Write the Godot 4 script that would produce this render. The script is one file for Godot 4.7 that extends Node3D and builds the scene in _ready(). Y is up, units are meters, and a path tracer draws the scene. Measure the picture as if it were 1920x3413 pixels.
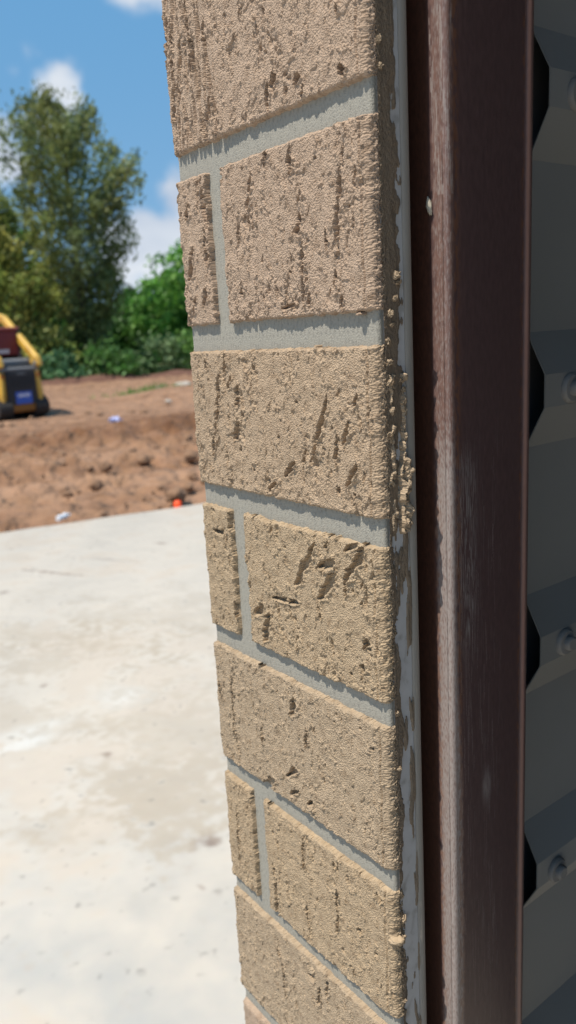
extends Node3D
# Local wall frame: x runs along the brick face towards the door opening, y up, z out of the brick face.
# The corner edge of the board stands at WALL; eye level is EYE.
const EYE := 1.4
const WALL := Vector3(0.0354, 0.0, -0.2828)
const TURN := -0.9303                     # the brick face turned 53.3 degrees
const STEP := 0.3                        # relief grid, mm
const MM := 0.001
var rng := RandomNumberGenerator.new()
var taken := {}
var M := {}

func _ready() -> void:
	rng.seed = 20417
	camera_and_light()
	make_materials()
	ground()
	brick_wall_end()
	steel_column()
	metal_building()
	trees()
	loader()
	litter()

# ---------------------------------------------------------------- camera, sky, sun
func camera_and_light() -> void:
	var cam := Camera3D.new()
	cam.name = "camera"
	cam.basis = Basis(Vector3(0.998354, -0.055937, 0.012673), Vector3(0.057355, 0.973678, -0.220592), Vector3(0.0, 0.220955, 0.975284)).orthonormalized()
	cam.position = Vector3(0, EYE, 0)
	var a := CameraAttributesPhysical.new()
	a.frustum_focal_length = 26.86
	a.frustum_near = 0.02
	a.frustum_far = 2000.0
	a.frustum_focus_distance = 0.312
	a.exposure_aperture = 14.0
	cam.attributes = a
	add_child(cam)
	cam.keep_aspect = Camera3D.KEEP_HEIGHT
	cam.fov = 66.2
	cam.make_current()
	var e := Environment.new()
	e.background_mode = Environment.BG_SKY
	e.tonemap_mode = Environment.TONE_MAPPER_LINEAR
	e.tonemap_exposure = 1.24
	e.sdfgi_enabled = true
	e.ssao_enabled = true
	e.ssil_enabled = true
	var pm := PanoramaSkyMaterial.new()
	pm.panorama = sky_picture()
	var sky := Sky.new()
	sky.sky_material = pm
	e.sky = sky
	var we := WorldEnvironment.new()
	we.name = "world"
	we.environment = e
	add_child(we)
	var sun := DirectionalLight3D.new()
	sun.name = "sun"
	sun.light_energy = 1.6
	sun.light_color = Color(1.0, 0.955, 0.89)
	sun.light_angular_distance = 0.53
	sun.shadow_enabled = true
	add_child(sun)
	var f := Basis(Vector3.UP, TURN)
	var travel := (f * Vector3(0.01, -2.0, -1.0)).normalized()
	sun.look_at_from_position(Vector3(0, 8, 0), Vector3(0, 8, 0) + travel, Vector3(0, 0, 1))

func sky_picture() -> ImageTexture:
	var w := 1536
	var h := 768
	var fb := FastNoiseLite.new()
	fb.seed = 5
	fb.noise_type = FastNoiseLite.TYPE_SIMPLEX_SMOOTH
	fb.frequency = 3.2
	fb.fractal_octaves = 6
	fb.fractal_gain = 0.52
	var shade := FastNoiseLite.new()
	shade.seed = 9
	shade.frequency = 5.0
	shade.fractal_octaves = 4
	var puff := FastNoiseLite.new()
	puff.seed = 12
	puff.frequency = 16.0
	puff.fractal_octaves = 5
	puff.fractal_gain = 0.55
	# cloud heads that stand where the photograph has them: azimuth, elevation, half sizes, strength
	var heads := [[-7.6, 21.6, 2.6, 1.7, 0.78], [-13.5, 15.2, 1.5, 1.6, 0.74], [-14.2, 13.4, 1.8, 1.3, 0.80], [-17.6, 12.0, 2.0, 2.2, 0.95], [-5.0, 8.4, 2.6, 3.0, 1.0], [-8.6, 6.0, 3.4, 2.6, 0.95], [1.0, 9.5, 5.0, 3.6, 0.9], [-24.0, 9.0, 5.0, 3.0, 0.9]]
	var data := PackedFloat32Array()
	data.resize(w * h * 3)
	for j in h:
		var el := (0.5 - (j + 0.5) / h) * PI
		var se := sin(el)
		var ce := cos(el)
		var up := maxf(se, 0.0)
		var t := pow(1.0 - up, 5.0)
		var base := Vector3(0.105, 0.285, 0.52).lerp(Vector3(0.27, 0.44, 0.62), t)
		if el < 0.0:
			base = Vector3(0.42, 0.50, 0.60).lerp(Vector3(0.20, 0.16, 0.12), clampf(-el * 4.0, 0.0, 1.0))
		for i in w:
			var c := base
			if el > 0.0:
				var az := wrapf((i + 0.5) / w * TAU, -PI, PI)
				var d := Vector3(sin(az) * ce, se, -cos(az) * ce)
				var q := Vector3(d.x, d.y * 2.2, d.z)
				var n := fb.get_noise_3dv(q)
				var g := 0.0
				var azd := rad_to_deg(az)
				var eld := rad_to_deg(el)
				if azd > -34.0 and azd < 12.0 and eld < 30.0:
					for k in heads:
						var dx: float = (azd - k[0]) / k[2]
						var dy: float = (eld - k[1]) / k[3]
						g = maxf(g, k[4] * (1.0 - 0.5 * (dx * dx + dy * dy)))
					var fall := smoothstep(-34.0, -26.0, azd) * (1.0 - smoothstep(4.0, 12.0, azd)) * (1.0 - smoothstep(24.0, 30.0, eld))
					g = lerpf(0.36, maxf(g, 0.0), fall)
				else:
					g = 0.36
				var dens := smoothstep(0.36, 0.80, g + 0.32 * n + 0.55 * puff.get_noise_3dv(d))
				if dens > 0.0:
					var s := clampf(0.5 + 0.9 * shade.get_noise_3dv(q * 1.5), 0.0, 1.0)
					c = c.lerp(Vector3(0.42, 0.48, 0.58).lerp(Vector3(0.66, 0.69, 0.73), s), dens * 0.93)
			var o := (j * w + i) * 3
			data[o] = c.x
			data[o + 1] = c.y
			data[o + 2] = c.z
	return ImageTexture.create_from_image(Image.create_from_data(w, h, false, Image.FORMAT_RGBF, data.to_byte_array()))

# ---------------------------------------------------------------- naming and mesh helpers
func numbered(called: String) -> String:
	if not taken.has(called):
		taken[called] = 0
		return called
	taken[called] += 1
	return "%s_%03d" % [called, taken[called]]

func thing(called: String, label: String, category: String, at := Vector3.ZERO, turn := 0.0, group := "") -> Node3D:
	var o := Node3D.new()
	o.name = numbered(called)
	add_child(o)
	o.position = at
	o.rotation.y = turn
	tag(o, label, category, group)
	return o

func tag(o: Node, label: String, category: String, group := "") -> void:
	o.set_meta("label", label)
	if category:
		o.set_meta("category", category)
	if group:
		o.set_meta("group", group)

func part(called: String, mesh: Mesh, mat: Material, parent: Node = self) -> MeshInstance3D:
	var o := MeshInstance3D.new()
	o.name = numbered(called) if parent == self else called
	o.mesh = mesh
	o.material_override = mat
	parent.add_child(o, true)
	return o

func structure(called: String, mesh: Mesh, mat: Material) -> MeshInstance3D:
	var o := part(called, mesh, mat)
	o.set_meta("kind", "structure")
	return o

func sheet_mesh(pos: PackedVector3Array, uv: PackedVector2Array, ni: int, nj: int, col := PackedColorArray()) -> ArrayMesh:
	# a grid seen from its front: i runs right, j runs up; normals from the neighbours
	var nor := PackedVector3Array()
	nor.resize(pos.size())
	for j in nj:
		var jm := maxi(j - 1, 0) * ni
		var jp := mini(j + 1, nj - 1) * ni
		var r := j * ni
		for i in ni:
			var dx := pos[r + mini(i + 1, ni - 1)] - pos[r + maxi(i - 1, 0)]
			var dy := pos[jp + i] - pos[jm + i]
			nor[r + i] = dx.cross(dy).normalized()
	var idx := PackedInt32Array()
	idx.resize((ni - 1) * (nj - 1) * 6)
	var k := 0
	for j in nj - 1:
		for i in ni - 1:
			var a := j * ni + i
			idx[k] = a
			idx[k + 1] = a + ni
			idx[k + 2] = a + ni + 1
			idx[k + 3] = a
			idx[k + 4] = a + ni + 1
			idx[k + 5] = a + 1
			k += 6
	var arr := []
	arr.resize(Mesh.ARRAY_MAX)
	arr[Mesh.ARRAY_VERTEX] = pos
	arr[Mesh.ARRAY_NORMAL] = nor
	arr[Mesh.ARRAY_TEX_UV] = uv
	arr[Mesh.ARRAY_INDEX] = idx
	if col.size() > 0:
		arr[Mesh.ARRAY_COLOR] = col
	var m := ArrayMesh.new()
	m.add_surface_from_arrays(Mesh.PRIMITIVE_TRIANGLES, arr)
	return m

func extrude(profile: PackedVector2Array, y0: float, y1: float, closed: bool, smooth: bool, rows := 1) -> ArrayMesh:
	# profile in (x, z), listed so that the outside lies on its right hand; swept from y0 to y1, uv.x = length along the profile
	var st := SurfaceTool.new()
	st.begin(Mesh.PRIMITIVE_TRIANGLES)
	st.set_smooth_group(0 if smooth else -1)
	var n := profile.size()
	var s := 0.0
	for i in (n if closed else n - 1):
		var a := profile[i]
		var b := profile[(i + 1) % n]
		var e := s + a.distance_to(b)
		for r in rows:
			var lo := lerpf(y0, y1, float(r) / rows)
			var hi := lerpf(y0, y1, float(r + 1) / rows)
			quad(st, Vector3(a.x, lo, a.y), Vector3(a.x, hi, a.y), Vector3(b.x, hi, b.y), Vector3(b.x, lo, b.y), Vector2(s, lo), Vector2(s, hi), Vector2(e, hi), Vector2(e, lo))
		s = e
	st.generate_normals()
	st.index()
	return st.commit()

func quad(st: SurfaceTool, a: Vector3, b: Vector3, c: Vector3, d: Vector3, ta := Vector2.ZERO, tb := Vector2.ZERO, tc := Vector2.ZERO, td := Vector2.ZERO) -> void:
	for v in [[a, ta], [b, tb], [c, tc], [a, ta], [c, tc], [d, td]]:
		st.set_uv(v[1])
		st.add_vertex(v[0])

func begin() -> SurfaceTool:
	var st := SurfaceTool.new()
	st.begin(Mesh.PRIMITIVE_TRIANGLES)
	return st

func box(st: SurfaceTool, at: Vector3, size: Vector3, bevel := 0.0, basis := Basis.IDENTITY) -> void:
	# a box with chamfered edges, flat shaded
	st.set_smooth_group(-1)
	var h := size * 0.5
	var b := minf(bevel, minf(h.x, minf(h.y, h.z)) * 0.9)
	for ax in 3:
		for sg in [-1.0, 1.0]:
			var n := Vector3.ZERO
			n[ax] = sg
			var p := Vector3.ZERO
			p[(ax + 1) % 3] = 1.0
			var q := Vector3.ZERO
			q[(ax + 2) % 3] = 1.0
			var c := n * h
			var pu := p * (h[(ax + 1) % 3] - b)
			var qu := q * (h[(ax + 2) % 3] - b)
			facing(st, [c - pu - qu, c - pu + qu, c + pu + qu, c + pu - qu], n, at, basis)
			if b > 0.0:
				for s2 in [-1.0, 1.0]:
					var m: Vector3 = p * s2
					var c2 := m * h
					var nu := n * (h[ax] - b)
					# chamfer between face n and face m, along q
					facing(st, [c + pu * s2 - qu, c + pu * s2 + qu, c2 + nu + qu, c2 + nu - qu], (n + m).normalized(), at, basis)
	if b > 0.0:
		for sx in [-1.0, 1.0]:
			for sy in [-1.0, 1.0]:
				for sz in [-1.0, 1.0]:
					var s3 := Vector3(sx, sy, sz)
					tri(st, Vector3(h.x, h.y - b, h.z - b) * s3, Vector3(h.x - b, h.y, h.z - b) * s3, Vector3(h.x - b, h.y - b, h.z) * s3, s3, at, basis)

func facing(st: SurfaceTool, p: Array, n: Vector3, at: Vector3, basis: Basis) -> void:
	var a: Vector3 = p[0]
	var b: Vector3 = p[1]
	var c: Vector3 = p[2]
	var d: Vector3 = p[3]
	if (b - a).cross(c - a).dot(n) > 0.0:
		quad(st, at + basis * a, at + basis * d, at + basis * c, at + basis * b)
	else:
		quad(st, at + basis * a, at + basis * b, at + basis * c, at + basis * d)

func tri(st: SurfaceTool, a: Vector3, b: Vector3, c: Vector3, n: Vector3, at: Vector3, basis: Basis) -> void:
	var l := [a, b, c] if (b - a).cross(c - a).dot(n) < 0.0 else [a, c, b]
	for v in l:
		st.set_uv(Vector2.ZERO)
		st.add_vertex(at + basis * (v as Vector3))

func tube(st: SurfaceTool, pts: Array, radii: Array, sides := 8, caps := true) -> void:
	st.set_smooth_group(0)
	var rings := []
	for k in pts.size():
		var d: Vector3 = ((pts[mini(k + 1, pts.size() - 1)] as Vector3) - (pts[maxi(k - 1, 0)] as Vector3)).normalized()
		var x := d.cross(Vector3.UP if absf(d.y) < 0.9 else Vector3.RIGHT).normalized()
		var y := x.cross(d).normalized()
		var ring := []
		for i in sides:
			var an := TAU * i / sides
			ring.append((pts[k] as Vector3) + (x * cos(an) + y * sin(an)) * (radii[k] as float))
		rings.append(ring)
	for k in pts.size() - 1:
		for i in sides:
			var i2 := (i + 1) % sides
			var out: Vector3 = (rings[k][i] as Vector3) - (pts[k] as Vector3)
			facing(st, [rings[k][i], rings[k + 1][i], rings[k + 1][i2], rings[k][i2]], out, Vector3.ZERO, Basis.IDENTITY)
	if caps:
		st.set_smooth_group(-1)
		for e in [0, pts.size() - 1]:
			var n: Vector3 = (pts[e] as Vector3) - (pts[1 if e == 0 else e - 1] as Vector3)
			for i in sides:
				tri(st, pts[e], rings[e][i], rings[e][(i + 1) % sides], n, Vector3.ZERO, Basis.IDENTITY)

func done(st: SurfaceTool) -> ArrayMesh:
	st.generate_normals()
	st.index()
	return st.commit()

func lump_mesh(r: float, rough: float, seed_n: int, nu := 18, nv := 12, squash := Vector3.ONE) -> ArrayMesh:
	# a closed, knobbly ball
	var n := FastNoiseLite.new()
	n.seed = seed_n
	n.frequency = 0.75
	n.fractal_octaves = 5
	n.fractal_gain = 0.62
	var pos := PackedVector3Array()
	var uv := PackedVector2Array()
	for j in nv + 1:
		for i in nu + 1:
			var a := TAU * (i % nu) / nu
			var b := PI * (float(j) / nv - 0.5)
			var d := Vector3(sin(a) * cos(b), sin(b), cos(a) * cos(b))
			pos.append(d * squash * r * (1.0 + rough * n.get_noise_3dv(d * 2.0)))
			uv.append(Vector2(TAU * r * i / nu, PI * r * j / nv) / 0.048)
	return sheet_mesh(pos, uv, nu + 1, nv + 1)

# ---------------------------------------------------------------- materials
func noise_tex(seed_n: int, freq: float, oct: int, size := 512, ramp: Gradient = null, kind := FastNoiseLite.TYPE_SIMPLEX_SMOOTH, stretch := Vector2.ONE) -> ImageTexture:
	var n := FastNoiseLite.new()
	n.seed = seed_n
	n.noise_type = kind
	n.frequency = freq
	n.fractal_octaves = oct
	var im := n.get_seamless_image(size, size)
	if stretch != Vector2.ONE:
		im.resize(int(size * stretch.x), int(size * stretch.y), Image.INTERPOLATE_CUBIC)
	if ramp:
		im.convert(Image.FORMAT_RGB8)
		for y in im.get_height():
			for x in im.get_width():
				im.set_pixel(x, y, ramp.sample(im.get_pixel(x, y).r))
	return ImageTexture.create_from_image(im)

func ramp2(stops: Array) -> Gradient:
	var g := Gradient.new()
	g.offsets = PackedFloat32Array()
	g.colors = PackedColorArray()
	var o := PackedFloat32Array()
	var c := PackedColorArray()
	for s in stops:
		o.append(s[0])
		c.append(Color(s[1], s[2], s[3]).linear_to_srgb())
	g.offsets = o
	g.colors = c
	return g

func mat(color: Color, rough := 0.9, metal := 0.0) -> StandardMaterial3D:
	var m := StandardMaterial3D.new()
	m.albedo_color = color.linear_to_srgb()
	m.roughness = rough
	m.metallic = metal
	m.cull_mode = BaseMaterial3D.CULL_DISABLED
	return m

func with_bump(m: StandardMaterial3D, t: Texture2D, cm: float) -> StandardMaterial3D:
	m.heightmap_enabled = true
	m.heightmap_texture = t
	m.heightmap_scale = cm
	return m

func make_materials() -> void:
	# uv of the wall pieces is in millimetres / 48
	var grit := noise_tex(31, 0.11, 4, 512)
	var coat_tone := noise_tex(32, 0.03, 5, 256, ramp2([[0.0, 0.62, 0.58, 0.54], [0.3, 0.88, 0.87, 0.86], [0.55, 0.97, 0.97, 0.97], [0.8, 1.0, 1.0, 1.0], [0.95, 1.0, 1.0, 1.0]]))
	for k in 4:
		var c: Color = [Color(0.395, 0.298, 0.222), Color(0.39, 0.297, 0.207), Color(0.385, 0.297, 0.198), Color(0.375, 0.293, 0.204)][k]
		var m := mat(c, 0.93)
		m.albedo_texture = coat_tone
		m.uv1_offset = Vector3(0.31 * k, 0.17 * k, 0)
		M["coat%d" % k] = with_bump(m, grit, 0.085)
	var mor := mat(Color(0.29, 0.285, 0.252), 0.8)
	mor.albedo_texture = noise_tex(33, 0.035, 5, 256, ramp2([[0.0, 0.5, 0.5, 0.5], [0.22, 0.84, 0.84, 0.85], [0.5, 0.96, 0.96, 0.96], [0.8, 1.0, 1.0, 1.0], [0.97, 1.0, 0.93, 0.78]]))
	mor.uv1_scale = Vector3(2.6, 1.5, 1.0)
	M.mortar = with_bump(mor, noise_tex(34, 0.05, 3, 512), 0.022)
	M.trim = mat(Color(0.50, 0.51, 0.52), 0.6)
	M.trim.albedo_texture = noise_tex(35, 0.02, 5, 256, ramp2([[0.0, 0.55, 0.53, 0.50], [0.4, 0.9, 0.9, 0.9], [1.0, 1.0, 1.0, 1.0]]))
	M.bead = mat(Color(0.27, 0.255, 0.23), 0.6)
	M.bead.albedo_texture = noise_tex(36, 0.012, 5, 256, ramp2([[0.0, 0.6, 0.55, 0.5], [0.3, 0.95, 0.95, 0.94], [1.0, 1.0, 1.0, 1.0]]))
	M.steel = steel_material()
	M.sheet = mat(Color(0.225, 0.235, 0.235), 0.5)
	M.sheet.albedo_texture = noise_tex(37, 0.006, 5, 256, ramp2([[0.0, 0.72, 0.70, 0.66], [0.5, 0.95, 0.95, 0.95], [1.0, 1.0, 1.0, 1.0]]))
	M.screw = mat(Color(0.17, 0.17, 0.165), 0.65)
	M.film = mat(Color(0.235, 0.182, 0.128), 0.85)  # smeared coating, its colour darkened to paint in the shade on the side
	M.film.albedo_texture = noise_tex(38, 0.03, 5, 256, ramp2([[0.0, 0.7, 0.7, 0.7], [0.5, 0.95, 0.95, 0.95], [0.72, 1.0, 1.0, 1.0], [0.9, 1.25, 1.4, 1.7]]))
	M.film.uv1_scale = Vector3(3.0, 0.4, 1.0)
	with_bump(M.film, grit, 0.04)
	M.rubber = mat(Color(0.03, 0.03, 0.03), 0.8)
	M.inside = mat(Color(0.16, 0.165, 0.17), 0.7)

func steel_material() -> StandardMaterial3D:
	# red oxide primer, rusted and scraped: u runs round the column from the hidden front to the far lip, v upwards
	var w := 320
	var h := 1536
	var fine := FastNoiseLite.new()
	fine.seed = 41
	fine.frequency = 0.05
	fine.fractal_octaves = 4
	var im := Image.create(w, h, false, Image.FORMAT_RGB8)
	var primer := Vector3(0.078, 0.047, 0.046)
	var worn := Vector3(0.30, 0.272, 0.262)
	var pink := Vector3(0.175, 0.105, 0.088)
	var rust := Vector3(0.165, 0.070, 0.030)
	for y in h:
		var mm := 180.0 - 560.0 * y / h               # height above eye level
		for x in w:
			var s := 80.0 * x / w                     # millimetres along the profile
			var c := primer * (1.0 + 0.22 * fine.get_noise_2d(s * 9.0, mm * 3.3))
			c = c.lerp(Vector3(0.058, 0.024, 0.014) * (1.0 + 0.5 * fine.get_noise_2d(s * 12.0, mm * 5.0)), (1.0 - smoothstep(19.0, 22.0, s)) * 0.9)
			var streak := fine.get_noise_2d(s * 60.0, mm * 1.1)
			var streak2 := fine.get_noise_2d(s * 26.0 + 300.0, mm * 0.5)
			var blot := fine.get_noise_2d(s * 8.0 + 90.0, mm * 3.4)
			# worn bend of the column
			var low := smoothstep(-28.0, -60.0, mm)
			var wide := 30.0 + 2.5 * smoothstep(-110.0, -200.0, mm) + 0.8 * blot
			var ridge := smoothstep(20.5, 23.0, s + blot) * (1.0 - smoothstep(wide - 0.8, wide + 1.6, s))
			c = c.lerp(pink, clampf(ridge * (0.85 + 0.6 * blot), 0.0, 1.0) * 0.85)
			var scuff := fine.get_noise_2d(s * 24.0 + 50.0, mm * 6.0)
			var wear := clampf(ridge * (0.04 + 0.8 * low) + (0.5 * streak + 0.9 * scuff) * ridge, 0.0, 1.0)
			c = c.lerp(worn, wear * 0.85)
			# a scribed line down the bend
			if absf(s - 26.4 - 0.25 * streak2) < 0.22 and mm < 60.0:
				c *= 0.6
			# slanting scratches near the top
			var sc := absf(fmod(absf(s - 23.0 + (mm - 100.0) * 0.09 + 2.0 * streak2), 5.0) - 2.5)
			if mm > 45.0 and ridge > 0.25 and sc < 0.5:
				c = c.lerp(worn, 0.55)
			# rust along both sides of the bend
			var r1 := exp(-pow((s - 32.0) / 1.6, 2.0)) * smoothstep(0.0, 0.35, blot + 0.25) + exp(-pow((s - 21.8) / 1.5, 2.0)) * low * smoothstep(-0.2, 0.3, blot)
			c = c.lerp(rust, clampf(r1, 0.0, 1.0) * 0.55)
			# scraped paint on the side
			var scr := exp(-pow((s - 37.5) / 4.5, 2.0)) * smoothstep(-42.0, -55.0, mm) * smoothstep(-150.0, -95.0, mm)
			c = c.lerp(worn * 0.72, clampf(scr * smoothstep(-0.05, 0.3, streak) * 1.2, 0.0, 0.75))
			var spot := exp(-pow((s - 49.0) / 2.4, 2.0)) * exp(-pow((mm + 195.0) / 6.0, 2.0))
			c = c.lerp(worn, clampf(spot * (0.6 + streak), 0.0, 0.6))
			if streak2 > 0.42 and s > 36.0 and s < 60.0:
				c = c.lerp(worn * 0.6, 0.3 * smoothstep(-20.0, -60.0, mm))
			var lip := smoothstep(71.3, 72.6, s)
			c = c.lerp(pink * 0.9, lip * 0.55)
			c = c.lerp(rust, exp(-pow((s - 70.3) / 0.9, 2.0)) * smoothstep(0.0, 0.3, blot) * 0.6)
			im.set_pixel(x, y, Color(c.x, c.y, c.z).linear_to_srgb())
	var sr := RandomNumberGenerator.new()
	sr.seed = 99
	for k in 130:
		var s0 := 31.0 + 24.0 * pow(sr.randf(), 1.6)
		var top := -45.0 - 230.0 * sr.randf()
		if k % 4 == 0:
			s0 = 22.0 + 9.0 * sr.randf()
			top = 160.0 - 500.0 * sr.randf()
		var long := 6.0 + 45.0 * pow(sr.randf(), 2.0)
		var slant := sr.randfn(0, 0.012)
		var strong := 0.15 + 0.4 * sr.randf()
		for q in int(long / 0.36):
			var y := int((180.0 - top + q * 0.36) / 560.0 * h)
			var x := int((s0 + slant * q) / 80.0 * w)
			if y >= 0 and y < h and x >= 0 and x < w and sr.randf() < 0.85:
				im.set_pixel(x, y, im.get_pixel(x, y).lerp(Color(worn.x, worn.y, worn.z).linear_to_srgb(), strong))
	var m := mat(Color(1, 1, 1), 0.42)
	m.albedo_texture = ImageTexture.create_from_image(im)
	m.metallic_specular = 0.5
	with_bump(m, noise_tex(43, 0.04, 4, 512), 0.006)
	return m

# ---------------------------------------------------------------- the brick-faced end of the wall
func coat_point(s: float, h: float) -> Vector2:
	# the board's surface unrolled: flat face, rounded corner of 1.5 mm, then its side; h mm above it; returns (x, z) in mm
	const R := 1.5
	if s <= -R:
		return Vector2(s, h)
	var a := (s + R) / R
	if a <= PI * 0.5:
		return Vector2(-R + (R + h) * sin(a), -R + (R + h) * cos(a))
	return Vector2(h, -R - (s + R - R * PI * 0.5))

# what the trowel left on each brick, in mm along the face and above eye level:
# strokes [x, y, x, y, half width], holes [x, y, radius], crumbs [x, y, radius]
const MARKS := {
	"1": [[[-120,135,-123,95,0.8], [-113,127,-119,103,0.8], [-106,125,-106,108,0.9], [-94,127,-95,118,1.0], [-102,111,-103,105,0.8], [-94,97,-97,87,1.0], [-101,94,-100,83,0.9], [-89,92,-90,81,0.8], [-127,133,-129,106,0.8], [-124,100,-123,95,1.0], [-68,122,-69,119,0.9], [-13,105,-13,103,0.9], [-49,95,-50,89,1.3], [-35,91,-37,88,1.1], [-12,87,-11,84,1.0], [-53,92,-54,83,0.8], [-33,86,-33,83,0.8], [-107,137,-107,127,0.8]], [[-53,103,0.8],[-58,110,0.7],[-32,99,0.6]], [[-129,93,0.7],[-27,84,0.9]]],
	"2L": [[[-105,62,-105,52,1.4], [-118,58,-120,53,1.3], [-116,40,-122,27,1.2], [-106,46,-105,32,1.1], [-108,22,-110,14,1.2], [-117,18,-121,11,1.2], [-125,68,-128,61,0.9]], [], [[-117,41,1.2]]],
	"2R": [[[-41,67,-43,59,1.2], [-57,69,-58,64,0.9], [-68,63,-72,51,0.9], [-71,47,-71,43,1.1], [-38,43,-39,36,1.2], [-37,33,-38,10,0.8], [-14,55,-18,31,0.8], [-23,36,-23,29,0.8], [-19,21,-19,15,0.8], [-15,12,-16,7,0.8], [-34,14,-35,11,0.8], [-79,22,-79,17,0.9], [-78,45,-80,38,0.8], [-52,10,-44,11,1.0]], [[-88,10,1.2],[-27,61,0.8],[-45,23,0.9],[-10,42,0.8]], [[-18,28,1.3],[-38,35,1.3],[-45,24,0.7],[-62,49,1.0],[-11,43,0.9],[-7,5,1.5]]],
	"3": [[[-26,-24,-38,-51,1.0], [-15,-33,-18,-42,0.9], [-22,-39,-23,-51,0.8], [-11,-49,-17,-58,0.9], [-49,-52,-56,-58,1.3], [-63,-62,-69,-66,1.2], [-96,-8,-98,-15,1.2], [-102,-17,-108,-41,1.1], [-92,-17,-95,-22,1.2], [-88,-38,-94,-45,1.2], [-88,-21,-89,-30,1.0], [-111,-46,-112,-54,1.0], [-105,-45,-108,-49,1.0], [-116,-59,-114,-63,1.0], [-22,-59,-21,-62,0.9], [-113,-10,-113,-14,1.0], [-10,-23,-11,-27,0.8], [-42,-46,-43,-52,0.8]], [[-46,-27,1.1],[-33,-24,0.7],[-13,-61,0.8],[-59,-42,1.0],[-79,-58,0.9],[-100,-52,0.9],[-89,-50,1.0],[-56,-8,0.7]], [[-76,-30,1.5],[-84,-32,1.2],[-26,-30,1.0],[-14,-32,0.8],[-89,-63,1.4],[-85,-64,1.0],[-60,-61,1.5],[-32,-6,1.3],[-79,-23,0.8]]],
	"4L": [[[-103,-82,-103,-90,1.1], [-100,-94,-100,-101,1.1], [-103,-126,-103,-134,1.2], [-117,-92,-108,-92,0.9]], [[-116,-82,1.0]], []],
	"4R": [[[-39,-85,-53,-106,1.5], [-26,-95,-37,-108,1.5], [-9,-82,-19,-95,1.4], [-12,-79,-19,-84,1.1], [-36,-94,-27,-90,1.2], [-20,-95,-21,-103,0.8], [-74,-125,-80,-140,1.5], [-86,-127,-79,-122,1.4], [-71,-116,-52,-114,1.0], [-38,-112,-37,-117,0.8], [-8,-118,-11,-123,0.9], [-11,-130,-12,-133,1.0], [-30,-82,-31,-86,0.8]], [[-59,-90,1.0],[-55,-122,1.4],[-53,-130,1.1],[-11,-104,0.9],[-16,-100,1.1],[-83,-120,0.9],[-19,-136,1.2],[-58,-117,1.2]], [[-29,-78,1.7],[-25,-80,1.2],[-27,-88,1.4],[-34,-90,1.0],[-83,-78,1.6],[-53,-109,1.4],[-59,-114,1.2],[-9,-79,0.9],[-54,-135,1.4]]],
	"5": [[[-112,-168,-113,-203,0.8], [-123,-174,-123,-182,0.8], [-59,-161,-62,-170,1.5], [-51,-173,-53,-183,0.8], [-80,-212,-89,-219,2.0], [-61,-198,-68,-204,1.3], [-87,-187,-87,-194,0.8], [-111,-203,-110,-210,0.8], [-60,-208,-66,-213,1.0], [-49,-209,-53,-212,0.8]], [[-55,-186,1.1],[-103,-205,1.0],[-8,-165,1.0],[-31,-162,0.7],[-15,-159,0.9]], [[-68,-163,1.0],[-28,-149,1.0],[-85,-153,1.5],[-49,-213,2.0],[-42,-208,1.6],[-56,-216,1.4]]],
	"6L": [[[-102,-230,-102,-234,1.3], [-101,-236,-101,-289,0.9], [-116,-246,-118,-278,0.8]], [], []],
	"6R": [[[-58,-232,-60,-250,0.8], [-84,-272,-85,-292,1.0], [-85,-262,-85,-267,0.8], [-59,-268,-57,-285,0.8], [-35,-247,-36,-270,0.8], [-36,-233,-36,-236,0.8], [-21,-258,-21,-261,0.8], [-8,-233,-7,-237,1.2]], [[-32,-277,1.8],[-84,-243,1.2],[-10,-264,1.1],[-73,-279,0.8],[-27,-282,0.9]], [[-10,-235,1.4],[-86,-228,1.3],[0,-251,1.9],[-31,-276,0.9]]],
	"7": [[[-86,-307,-85,-317,0.9], [-83,-318,-82,-340,1.0], [-45,-305,-47,-313,1.0], [-52,-312,-54,-323,0.8], [-60,-311,-56,-310,1.4]], [[-96,-361,1.5],[-65,-326,1.0]], [[-57,-306,2.1],[-123,-303,1.1]]],
}

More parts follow.
